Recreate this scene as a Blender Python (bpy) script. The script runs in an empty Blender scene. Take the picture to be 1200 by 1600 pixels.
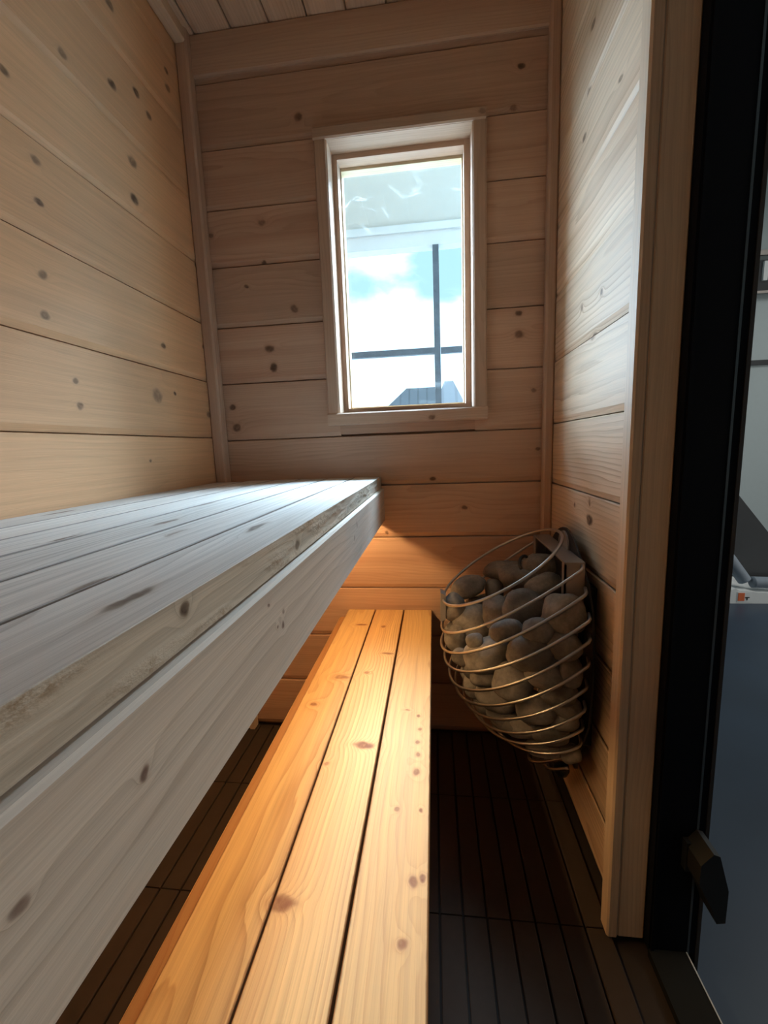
import bpy, math, random
from mathutils import Vector, Matrix, noise, Euler
random.seed(7)
SC = bpy.context.scene
COL = SC.collection
S = 1.32                                   # metres per room depth: coordinates below are in room depths, z from the camera's height
FZ = .72
def W(x, y, z): return Vector((x*S, y*S, (z+FZ)*S))

# ------------------------------------------------------------------ camera
cam = bpy.data.cameras.new('camera'); camo = bpy.data.objects.new('camera', cam); COL.objects.link(camo)
cam.sensor_fit = 'VERTICAL'; cam.sensor_height = 36; cam.sensor_width = 27
cam.lens = 36*668.7/1600; cam.clip_start = .01; cam.clip_end = 400
R_ = Vector((.99277348, .11411140, -.03714042)); U_ = Vector((.01929403, .15368816, .98793101)); F_ = Vector((-.11844224, .98150830, -.15037586))
camo.matrix_world = Matrix(((R_.x, U_.x, -F_.x, 0), (R_.y, U_.y, -F_.y, 0), (R_.z, U_.z, -F_.z, FZ*S), (0, 0, 0, 1)))
SC.camera = camo

# ------------------------------------------------------------------ exposure, world, lights
vs = SC.view_settings; vs.view_transform = 'Standard'; vs.look = 'None'; vs.gamma = 1; vs.exposure = 0.0; vs.use_curve_mapping = False
SC.cycles.use_denoising = True; SC.cycles.max_bounces = 10; SC.cycles.diffuse_bounces = 6; SC.cycles.transparent_max_bounces = 12
SC.cycles.sample_clamp_indirect = 6; SC.cycles.caustics_reflective = False; SC.cycles.caustics_refractive = False

SKY_GLOW, GLOW_DIR = 40.0, Vector((-.85, .50, .03)).normalized()
HIGH_GLOW, HIGH_DIR = 124.0, Vector((.36, .64, .68)).normalized()
LED_POWER, LED_COL = 84.0, (1, .63, .28)
ROOM_POWER = 34.0

world = bpy.data.worlds.new('sky'); SC.world = world; world.use_nodes = True
def world_nodes():
    nt = world.node_tree; N = nt.nodes; L = nt.links; N.clear()
    def nd(t, **k):
        n = N.new(t)
        for a, b in k.items(): setattr(n, a, b)
        return n
    def mth(op, a, b=None, c=None, clamp=False):
        n = nd('ShaderNodeMath', operation=op, use_clamp=clamp)
        for i, v in enumerate((a, b, c)):
            if v is None: continue
            if isinstance(v, (int, float)): n.inputs[i].default_value = v
            else: L.new(v, n.inputs[i])
        return n.outputs[0]
    def mixc(f, a, b):
        n = nd('ShaderNodeMix', data_type='RGBA')
        for i, v in ((0, f), (6, a), (7, b)):
            if isinstance(v, tuple): n.inputs[i].default_value = v + (1,) if len(v) == 3 else v
            elif isinstance(v, (int, float)): n.inputs[i].default_value = v
            else: L.new(v, n.inputs[i])
        return n.outputs[2]
    tc = nd('ShaderNodeTexCoord'); d = tc.outputs['Generated']
    sep = nd('ShaderNodeSeparateXYZ'); L.new(d, sep.inputs[0])
    el = sep.outputs[2]
    mp = nd('ShaderNodeMapping'); L.new(d, mp.inputs[0]); mp.inputs['Scale'].default_value = (1, 1, 2.2)
    nz = nd('ShaderNodeTexNoise'); L.new(mp.outputs[0], nz.inputs[0]); nz.inputs['Scale'].default_value = 5.2; nz.inputs['Detail'].default_value = 6
    # cumulus: noise, plus a bank of cloud low over the houses
    bank = nd('ShaderNodeMapRange'); bank.interpolation_type = 'SMOOTHSTEP'; L.new(el, bank.inputs[0])
    bank.inputs[1].default_value = .22; bank.inputs[2].default_value = .33; bank.inputs[3].default_value = .55; bank.inputs[4].default_value = 0
    dn = nd('ShaderNodeVectorMath', operation='DISTANCE'); L.new(d, dn.inputs[0]); dn.inputs[1].default_value = Vector((-.135, 1, .385)).normalized()
    puff = mth('MULTIPLY', mth('SUBTRACT', 1, mth('DIVIDE', dn.outputs[1], .11), None, True), .30)
    cl = mth('ADD', mth('ADD', nz.outputs[0], bank.outputs[0]), puff)
    cm = nd('ShaderNodeMapRange'); cm.interpolation_type = 'SMOOTHSTEP'; L.new(cl, cm.inputs[0])
    cm.inputs[1].default_value = .60; cm.inputs[2].default_value = .80
    sky = mixc(cm.outputs[0], (.57, .99, 1.10), (1.3, 1.75, 2.1))
    gd = nd('ShaderNodeVectorMath', operation='DOT_PRODUCT'); L.new(d, gd.inputs[0]); gd.inputs[1].default_value = GLOW_DIR
    glow = nd('ShaderNodeMapRange'); glow.interpolation_type = 'SMOOTHSTEP'; L.new(gd.outputs[1], glow.inputs[0])
    glow.inputs[1].default_value = .62; glow.inputs[2].default_value = .96; glow.inputs[3].default_value = 0; glow.inputs[4].default_value = SKY_GLOW
    hd = nd('ShaderNodeVectorMath', operation='DOT_PRODUCT'); L.new(d, hd.inputs[0]); hd.inputs[1].default_value = HIGH_DIR
    hg = nd('ShaderNodeMapRange'); hg.interpolation_type = 'SMOOTHSTEP'; L.new(hd.outputs[1], hg.inputs[0])
    hg.inputs[1].default_value = .80; hg.inputs[2].default_value = .97; hg.inputs[3].default_value = 0; hg.inputs[4].default_value = HIGH_GLOW
    he = nd('ShaderNodeMapRange'); he.interpolation_type = 'SMOOTHSTEP'; L.new(el, he.inputs[0]); he.inputs[1].default_value = .44; he.inputs[2].default_value = .54
    gsum = mth('ADD', glow.outputs[0], mth('MULTIPLY', hg.outputs[0], he.outputs[0]))
    gv = nd('ShaderNodeVectorMath', operation='SCALE'); gv.inputs[0].default_value = (.56, .79, 1.02); L.new(gsum, gv.inputs[3])
    add = nd('ShaderNodeVectorMath', operation='ADD'); L.new(sky, add.inputs[0]); L.new(gv.outputs[0], add.inputs[1])
    bg = nd('ShaderNodeBackground'); L.new(add.outputs[0], bg.inputs[0]); bg.inputs[1].default_value = 1
    out = nd('ShaderNodeOutputWorld'); L.new(bg.outputs[0], out.inputs[0])
world_nodes()
world.cycles.sampling_method = 'MANUAL'; world.cycles.sample_map_resolution = 1024

def area(name, loc, rot, sx, sy, power, col, portal=False):
    l = bpy.data.lights.new(name, 'AREA'); l.shape = 'RECTANGLE'; l.size = sx; l.size_y = sy; l.energy = power; l.color = col
    o = bpy.data.objects.new(name, l); o.location = loc; o.rotation_euler = rot; COL.objects.link(o)
    if portal: l.cycles.is_portal = True
    return o
area('window_portal', W(-.061, 1.10, .361), (math.radians(-90), 0, 0), .284*S, .53*S, 1, (1, 1, 1), True)
area('showroom_fill_light', W(4.08, .40, .15), (0, math.radians(90), 0), 1.3, 2.0, 44.0, (1, .94, .85))  # added fill through the doorway onto left wall and apron; no window there
area('showroom_lamp', W(2.3, 1.2, 1.45), (0, 0, 0), 1.6, 2.6, ROOM_POWER, (1, .96, .90))

# ------------------------------------------------------------------ materials
KN = {
 "left":[[0.727,1.5818,0.0109,0.0084],[0.7651,1.4724,0.0103,0.0079],[0.7591,1.4026,0.0103,0.0079],[0.7472,1.2765,0.0104,0.008],[0.7375,1.2066,0.0104,0.008],[0.8643,1.7117,0.011,0.011],[1.0002,1.7601,0.0128,0.0099],[1.0869,1.8057,0.0119,0.0091],[1.1275,1.7856,0.0124,0.0095],[1.2305,1.9199,0.0133,0.0103],[1.2328,1.962,0.0111,0.0085],[1.042,1.6312,0.0156,0.012],[1.0331,1.5461,0.0156,0.012],[1.3064,1.6467,0.0171,0.0132],[1.2965,1.5027,0.0148,0.0114],[1.0836,1.2294,0.0107,0.0082],[1.2882,1.2702,0.0101,0.0078],[0.7855,1.0992,0.0081,0.0062],[0.7892,1.0511,0.0098,0.0075],[1.0362,1.0991,0.0212,0.0193],[1.1118,1.1124,0.0067,0.0052],[1.2796,1.0684,0.0128,0.0099],[0.9794,0.938,0.0061,0.0047],[1.0216,1.9319,0.0164,0.0126]],
 "back":[[-0.3594,1.8724,0.0126,0.0126],[0.2474,1.9235,0.0109,0.0084],[0.2286,1.8279,0.011,0.0085],[-0.4877,1.6124,0.0122,0.0094],[-0.55,1.4433,0.0075,0.0058],[-0.6466,1.5919,0.0099,0.0076],[-0.4907,1.5046,0.0074,0.0057],[-0.4061,1.3694,0.0121,0.0134],[-0.4927,1.2594,0.0153,0.0117],[-0.483,1.2023,0.0142,0.0177],[-0.626,1.0901,0.0131,0.0101],[-0.619,1.0283,0.0162,0.0162],[0.2453,1.3093,0.0118,0.0091],[0.2476,1.2539,0.0142,0.011],[0.2905,1.0958,0.0096,0.0074],[0.304,0.9265,0.0074,0.0057],[-0.0054,0.8484,0.0102,0.0078],[0.0904,0.7572,0.0102,0.0079],[-0.1536,0.6825,0.0065,0.0081]],
 "right":[[1.0636,1.7913,0.0157,0.0079],[1.0862,1.6802,0.0164,0.0082],[1.0988,1.6049,0.0141,0.007],[0.9094,1.5797,0.0113,0.0057],[1.0052,1.1663,0.0164,0.0082],[1.0813,1.2469,0.0088,0.0088],[0.9634,1.2435,0.0077,0.0077],[1.0889,0.7919,0.0082,0.0063],[0.9857,0.7731,0.0193,0.0128],[0.9895,0.8114,0.008,0.01]],
 "btop":[[0.2467,-0.198,0.0292,0.0058],[0.4647,-0.3045,0.0227,0.0045],[0.6627,-0.6452,0.0332,0.0066],[0.7326,-0.4176,0.0351,0.0058],[0.2754,-0.2521,0.0211,0.0042],[0.5433,-0.3693,0.0309,0.0062],[0.4434,-0.4302,0.0224,0.0045],[0.4938,-0.2181,0.0329,0.0055]],
 "edge":[[0.2506,0.8488,0.005,0.0042],[0.4875,0.8372,0.008,0.0062]],
 "apron":[[0.1884,0.7825,0.0053,0.0044],[0.4049,0.7871,0.0032,0.004],[0.4004,0.7752,0.0031,0.0039],[0.805,0.7777,0.005,0.0062],[0.8384,0.7969,0.0045,0.0065],[0.1193,0.7863,0.004,0.0034],[0.3684,0.8048,0.0024,0.0024],[0.3866,0.7791,0.0025,0.0025]],
 "low":[[1.1967,-0.2246,0.0067,0.0191],[0.902,-0.2232,0.0111,0.0222],[0.7953,-0.257,0.0075,0.0093],[1.1849,-0.1576,0.0098,0.0075],[1.0206,-0.127,0.0057,0.0164],[0.9246,-0.1652,0.006,0.006],[0.6797,-0.1332,0.0091,0.0228],[0.6306,-0.1896,0.0054,0.0054],[0.4068,-0.186,0.0099,0.0179],[0.6225,-0.0392,0.0093,0.0062],[0.6621,-0.0372,0.0071,0.0055],[0.6943,-0.0372,0.0059,0.0046],[0.7698,-0.0385,0.0049,0.0038],[0.7277,-0.036,0.0046,0.0036],[0.4454,-0.0355,0.0075,0.0062],[0.4495,-0.0232,0.0061,0.0047],[0.3769,-0.044,0.0065,0.0054],[0.5463,-0.0636,0.0048,0.0037],[0.5489,-0.0293,0.0036,0.0028],[0.7849,-0.062,0.0026,0.0051]],
 "case":[[-0.2858,1.4715,0.012,0.0092],[-0.3094,1.0942,0.0104,0.0116],[0.122,1.2521,0.0118,0.0091],[0.1265,1.4561,0.0092,0.0071],[-0.0036,1.0315,0.0098,0.0076],[0.1321,1.0835,0.0072,0.0056],[0.1431,1.8123,0.011,0.0084]]}
def newmat(name):
    m = bpy.data.materials.new(name); m.use_nodes = True; nt = m.node_tree
    b = nt.nodes['Principled BSDF']; return m, nt, b
class G:
    def __init__(s, nt): s.nt = nt; s.N = nt.nodes; s.L = nt.links
    def nd(s, t, **k):
        n = s.N.new(t)
        for a, b in k.items(): setattr(n, a, b)
        return n
    def put(s, sock, v):
        if isinstance(v, (int, float)): sock.default_value = v
        elif isinstance(v, (tuple, list, Vector)):
            v = tuple(v)
            if len(sock.default_value) == 4 and len(v) == 3: v = v + (1,)
            sock.default_value = v
        else: s.L.new(v, sock)
    def m(s, op, a, b=None, c=None, clamp=False):
        n = s.nd('ShaderNodeMath', operation=op, use_clamp=clamp)
        for i, v in enumerate((a, b, c)):
            if v is not None: s.put(n.inputs[i], v)
        return n.outputs[0]
    def v(s, op, a, b=None, sc=None):
        n = s.nd('ShaderNodeVectorMath', operation=op); s.put(n.inputs[0], a)
        if b is not None: s.put(n.inputs[1], b)
        if sc is not None: s.put(n.inputs[3], sc)
        return n.outputs[1] if op in ('DOT_PRODUCT', 'LENGTH', 'DISTANCE') else n.outputs[0]
    def mix(s, f, a, b, mode='MIX'):
        n = s.nd('ShaderNodeMix', data_type='RGBA', blend_type=mode); s.put(n.inputs[0], f); s.put(n.inputs[6], a); s.put(n.inputs[7], b); return n.outputs[2]
    def rng(s, x, a, b, c=0, d=1, smooth=True):
        n = s.nd('ShaderNodeMapRange', interpolation_type='SMOOTHSTEP' if smooth else 'LINEAR'); s.put(n.inputs[0], x)
        for i, q in enumerate((a, b, c, d)): s.put(n.inputs[i+1], q)
        return n.outputs[0]
    def noise(s, vec, scale, detail=2, rough=.5):
        n = s.nd('ShaderNodeTexNoise'); s.put(n.inputs['Vector'], vec); n.inputs['Scale'].default_value = scale; n.inputs['Detail'].default_value = detail; n.inputs['Roughness'].default_value = rough
        return n
    def attr(s, name): return s.nd('ShaderNodeAttribute', attribute_name=name)

def wood(name, light, dark, red, knots=(), rings=150, ring_amt=.34, fibre=.22, rough=.55, rough_cut=0., edge=0., kcol=(.07, .035, .018)):
    mat, nt, bs = newmat(name); g = G(nt)
    gr = g.attr('grain').outputs['Vector']; tn = g.attr('tone').outputs['Vector']; pl = g.attr('plane').outputs['Vector']
    ts = g.nd('ShaderNodeSeparateXYZ'); g.put(ts.inputs[0], tn); tone, pith, hgt = ts.outputs
    gs = g.nd('ShaderNodeSeparateXYZ'); g.put(gs.inputs[0], gr); u, v, w = gs.outputs
    low = g.noise(g.v('MULTIPLY', gr, (1.6, 7, 7)), 1, 2)
    lowv = g.v('SCALE', g.v('SUBTRACT', low.outputs[1], (.5, .5, .5)), None, .05)
    ls = g.nd('ShaderNodeSeparateXYZ'); g.put(ls.inputs[0], lowv)
    vv = g.m('ADD', g.m('ADD', v, pith), ls.outputs[0]); ww = g.m('ADD', g.m('ADD', w, hgt), ls.outputs[1])
    warp = 0; mask = 0; halo = 0
    if knots: pl = g.v('ADD', pl, g.v('SCALE', g.v('SUBTRACT', g.noise(pl, 38, 2).outputs[1], (.5, .5, .5)), None, .012))
    kr = random.Random(len(knots)*7+3)
    for (a, b, ra, rb) in knots:
        q = g.v('MULTIPLY', g.v('SUBTRACT', pl, (a, b, 0)), (1/(.80*ra), 1/(.78*rb), 0))
        e = g.v('DOT_PRODUCT', q, q)
        core = g.rng(e, .25, kr.uniform(1.5, 2.3), kr.uniform(.55, 1), 0)
        mask = core if mask == 0 else g.m('MAXIMUM', mask, core)
        far = g.m('DIVIDE', 1, g.m('MULTIPLY_ADD', e, .35, 1))
        halo = far if halo == 0 else g.m('MAXIMUM', halo, far)
    if knots: warp = g.m('MULTIPLY', g.m('POWER', halo, 1.2), .016)
    r = g.m('SQRT', g.m('ADD', g.m('MULTIPLY', vv, vv), g.m('MULTIPLY', ww, ww)))
    if knots: r = g.m('ADD', r, warp)
    fine = g.noise(g.v('MULTIPLY', gr, (5, 60, 60)), 1, 2).outputs[0]
    ph = g.m('ADD', g.m('MULTIPLY', r, rings), g.m('MULTIPLY', fine, .7))
    fr = g.m('FRACT', ph)
    late = g.m('MULTIPLY', g.m('POWER', fr, 3.0), g.rng(fr, .93, 1.0, 1, 0))
    amp = g.rng(g.noise(g.v('MULTIPLY', gr, (1.2, 14, 14)), 1, 1).outputs[0], .3, .75, .25, 1)
    ringf = g.m('MULTIPLY', g.m('MULTIPLY', late, amp), ring_amt)
    col = g.mix(ringf, light, dark)
    patch = g.rng(g.noise(g.v('MULTIPLY', gr, (1.0, 16, 16)), 1, 2).outputs[0], .42, .72, 0, .6)
    col = g.mix(g.m('MULTIPLY', patch, tone), col, red)
    fib = g.noise(g.v('MULTIPLY', gr, (9, 700, 700)), 1, 2, .6).outputs[0]
    stre = g.noise(g.v('MULTIPLY', gr, (2.2, 130, 130)), 1, 2, .6).outputs[0]
    f2 = g.m('ADD', g.m('MULTIPLY', g.m('SUBTRACT', fib, .5), fibre), g.m('MULTIPLY', g.m('SUBTRACT', stre, .5), fibre*1.3))
    val = g.m('ADD', g.m('ADD', 1, f2), g.m('MULTIPLY', g.m('SUBTRACT', tone, .5), .24))
    col = g.v('SCALE', col, None, val)
    if knots:
        kn = g.noise(g.v('MULTIPLY', pl, (90, 90, 90)), 1, 3).outputs[0]
        col = g.mix(g.m('MULTIPLY', g.rng(halo, .32, .95, 0, .55), 1), col, red)
        col = g.mix(g.m('MULTIPLY', mask, g.rng(kn, .2, .6, .55, .95)), col, kcol)
    if edge:                                             # shade of the gaps, painted into the colour along each board's long edges
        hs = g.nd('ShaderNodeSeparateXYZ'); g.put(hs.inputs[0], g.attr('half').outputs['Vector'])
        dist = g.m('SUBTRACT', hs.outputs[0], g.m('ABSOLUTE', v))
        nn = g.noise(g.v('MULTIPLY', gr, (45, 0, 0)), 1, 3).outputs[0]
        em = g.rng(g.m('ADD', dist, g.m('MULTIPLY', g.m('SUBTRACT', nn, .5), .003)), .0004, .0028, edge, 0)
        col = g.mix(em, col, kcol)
    hb = g.m('ADD', g.m('MULTIPLY', fib, .5), g.m('MULTIPLY', late, -.25))
    if rough_cut:
        gn = g.nd('ShaderNodeNewGeometry'); side = g.rng(g.v('DOT_PRODUCT', gn.outputs['True Normal'], (1, 0, 0)), .6, .8)
        rc = g.noise(g.v('MULTIPLY', gr, (70, 110, 110)), 1, 4, .7).outputs[0]
        lump = g.m('MULTIPLY', side, g.rng(g.noise(g.v('MULTIPLY', gr, (7, 22, 40)), 1, 2).outputs[0], .42, .62))
        col = g.mix(g.m('MULTIPLY', side, .75), col, g.v('MULTIPLY', col, (.84, .74, .60)))
        hb = g.m('ADD', hb, g.m('MULTIPLY', g.m('MULTIPLY', rc, lump), 5*rough_cut))
        col = g.mix(g.m('MULTIPLY', g.m('MULTIPLY', g.rng(rc, .5, .68), lump), .55*rough_cut), col, red)
    bp = g.nd('ShaderNodeBump'); bp.inputs['Strength'].default_value = .35; bp.inputs['Distance'].default_value = .0012; g.put(bp.inputs['Height'], hb)
    g.put(bs.inputs['Base Color'], col); g.put(bs.inputs['Normal'], bp.outputs[0])
    g.put(bs.inputs['Roughness'], g.m('MULTIPLY_ADD', stre, .15, rough-.07)); bs.inputs['Specular IOR Level'].default_value = .3
    return mat
def plain(name, col, rough=.5, metal=0., var=.1, scale=30., bump=0., spec=.5):
    mat, nt, bs = newmat(name); g = G(nt)
    tc = g.nd('ShaderNodeTexCoord'); n = g.noise(tc.outputs['Object'], scale, 4)
    c = g.v('SCALE', Vector(col), None, g.m('MULTIPLY_ADD', g.m('SUBTRACT', n.outputs[0], .5), 2*var, 1))
    g.put(bs.inputs['Base Color'], c); bs.inputs['Roughness'].default_value = rough; bs.inputs['Metallic'].default_value = metal; bs.inputs['Specular IOR Level'].default_value = spec
    if bump:
        bp = g.nd('ShaderNodeBump'); bp.inputs['Distance'].default_value = bump; g.put(bp.inputs['Height'], n.outputs[0]); g.put(bs.inputs['Normal'], bp.outputs[0])
    return mat

CED_L, CED_D, CED_R = (.68, .515, .36), (.36, .22, .13), (.52, .33, .20)
PAL_L, PAL_D, PAL_R = (.69, .645, .59), (.37, .33, .29), (.50, .41, .33)
M = {}
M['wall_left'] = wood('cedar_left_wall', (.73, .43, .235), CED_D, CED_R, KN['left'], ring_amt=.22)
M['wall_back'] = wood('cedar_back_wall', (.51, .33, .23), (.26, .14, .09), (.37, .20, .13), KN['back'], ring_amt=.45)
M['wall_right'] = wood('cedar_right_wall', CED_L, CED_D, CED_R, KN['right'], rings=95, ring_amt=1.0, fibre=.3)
M['cedar'] = wood('cedar_trim', CED_L, CED_D, CED_R, (), ring_amt=.3)
M['casing'] = wood('cedar_window_casing', (.52, .36, .26), (.27, .155, .10), (.39, .225, .15), KN['case'], ring_amt=.3)
M['cream'] = wood('pale_window_liner', (.74, .62, .42), (.5, .36, .2), (.6, .43, .26), (), ring_amt=.2)
M['ceiling'] = wood('cedar_ceiling', (.72, .53, .38), (.36, .21, .12), (.50, .29, .18), (), ring_amt=.5)
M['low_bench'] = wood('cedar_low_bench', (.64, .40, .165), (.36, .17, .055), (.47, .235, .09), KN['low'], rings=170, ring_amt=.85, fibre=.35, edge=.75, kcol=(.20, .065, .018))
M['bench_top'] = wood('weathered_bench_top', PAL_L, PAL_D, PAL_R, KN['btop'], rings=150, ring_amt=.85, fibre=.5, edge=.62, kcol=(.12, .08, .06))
M['bench_front'] = wood('rough_sawn_bench_edge', PAL_L, PAL_D, (.34, .24, .15), KN['btop']+KN['edge'], rings=150, ring_amt=.8, fibre=.45, rough_cut=1.6, kcol=(.06, .035, .025))
M['apron'] = wood('bench_apron', (.64, .55, .46), (.40, .32, .25), (.50, .38, .29), KN['apron'], rings=75, ring_amt=.75, fibre=.35, kcol=(.13, .075, .06))
M['dark_core'] = plain('dark_gap', (.03, .02, .015), .9)
M['deck'] = plain('brown_composite_deck', (.05, .036, .028), .8, var=.12, scale=60, spec=.12)
M['black_metal'] = plain('black_door_frame', (.004, .0052, .009), .6, var=.05, spec=.12)
M['seal'] = plain('grey_door_seal', (.12, .15, .17), .35, metal=.6)
M['brown_edge'] = plain('brown_frame_edge', (.030, .024, .02), .6)
M['steel'] = plain('brushed_steel', (.50, .46, .42), .34, metal=1., var=.05)
M['sheet'] = plain('grey_sheet_steel', (.36, .33, .31), .42, metal=.75, var=.08)
M['dark_steel'] = plain('dark_heater_steel', (.022, .021, .021), .5, metal=.4)
M['black_plastic'] = plain('black_plastic', (.012, .014, .015), .5)
M['stone'] = None
M['threshold'] = plain('dark_threshold', (.014, .0145, .013), .85, var=.1, spec=.1)
M['white_edge'] = plain('pale_threshold_edge', (.45, .48, .48), .4)
M['show_floor'] = plain('dark_blue_floor', (.026, .046, .078), .38, var=.35, scale=3.5)
M['grey_wall'] = plain('grey_showroom_wall', (.50, .58, .60), .8, var=.03)
M['white'] = plain('white_box', (.80, .84, .85), .6, var=.03)
M['foam'] = plain('blue_grey_foam', (.24, .29, .35), .7, var=.12, scale=14)
M['dark_panel'] = plain('charcoal_vinyl', (.035, .039, .044), .6)
M['orange'] = plain('orange_print', (.75, .17, .06), .6, var=.05)
M['ground'] = plain('pale_concrete', (.22, .22, .21), .9)
M['soffit'] = plain('pale_soffit', (.30, .285, .25), .8, var=.03)
M['beam'] = plain('pale_beam', (.33, .33, .315), .7, var=.03)
M['screen_bar'] = plain('weathered_dark_bar', (.035, .045, .055), .7, var=.5, scale=40)
M['siding'] = plain('grey_siding', (.5, .5, .48), .8)
def stone_mat():
    mat, nt, bs = newmat('grey_stone'); g = G(nt)
    tc = g.nd('ShaderNodeTexCoord'); oi = g.nd('ShaderNodeObjectInfo')
    p = g.v('ADD', tc.outputs['Object'], g.v('SCALE', (7., 3., 5.), None, oi.outputs['Random']))
    n1 = g.noise(p, 16, 5, .6).outputs[0]; n2 = g.noise(p, 130, 3, .6).outputs[0]
    c = g.mix(g.rng(n1, .3, .7), (.27, .24, .21), (.13, .115, .10))
    c = g.v('SCALE', c, None, g.m('MULTIPLY_ADD', n2, .7, g.m('MULTIPLY_ADD', oi.outputs['Random'], .25, .55)))
    g.put(bs.inputs['Base Color'], c); bs.inputs['Roughness'].default_value = .85; bs.inputs['Specular IOR Level'].default_value = .2
    bp = g.nd('ShaderNodeBump'); bp.inputs['Distance'].default_value = .002; bp.inputs['Strength'].default_value = .6; g.put(bp.inputs['Height'], g.m('ADD', n1, g.m('MULTIPLY', n2, .35))); g.put(bs.inputs['Normal'], bp.outputs[0])
    return mat
M['stone'] = stone_mat()
def roof_mat():
    mat, nt, bs = newmat('grey_ribbed_roof'); g = G(nt)
    tc = g.nd('ShaderNodeTexCoord'); wv = g.nd('ShaderNodeTexWave', bands_direction='X'); g.put(wv.inputs[0], tc.outputs['Object']); wv.inputs['Scale'].default_value = .55
    g.put(bs.inputs['Base Color'], g.mix(g.rng(wv.outputs[1], .85, .97), (.050, .058, .066), (.028, .033, .04))); bs.inputs['Roughness'].default_value = .8
    return mat
M['roof'] = roof_mat()
def glass_mat():
    mat, nt, bs = newmat('smeared_window_glass'); g = G(nt); g.N.remove(bs)
    tr = g.nd('ShaderNodeBsdfTransparent'); tr.inputs[0].default_value = (.985, .997, .995, 1)
    gl = g.nd('ShaderNodeBsdfGlossy'); gl.inputs['Roughness'].default_value = .02
    df = g.nd('ShaderNodeBsdfTranslucent'); df.inputs[0].default_value = (.9, .95, .95, 1)
    tc = g.nd('ShaderNodeTexCoord'); o = tc.outputs['Object']
    wp = g.noise(o, 5, 2).outputs[1]
    p = g.v('ADD', o, g.v('SCALE', wp, None, .35))
    sm = g.rng(g.noise(g.v('MULTIPLY', p, (5, 5, 26)), 1, 4, .6).outputs[0], .56, .74, 0, .10)
    sx = g.nd('ShaderNodeSeparateXYZ'); g.put(sx.inputs[0], o)
    sm = g.m('MULTIPLY', sm, g.rng(sx.outputs[2], .40*S, .50*S, .15, 1))
    m1 = g.nd('ShaderNodeMixShader'); g.put(m1.inputs[0], .02); g.L.new(tr.outputs[0], m1.inputs[1]); g.L.new(gl.outputs[0], m1.inputs[2])
    m2 = g.nd('ShaderNodeMixShader'); g.put(m2.inputs[0], sm); g.L.new(m1.outputs[0], m2.inputs[1]); g.L.new(df.outputs[0], m2.inputs[2])
    g.L.new(m2.outputs[0], nt.nodes['Material Output'].inputs[0])
    return mat
M['glass'] = glass_mat()

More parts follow.
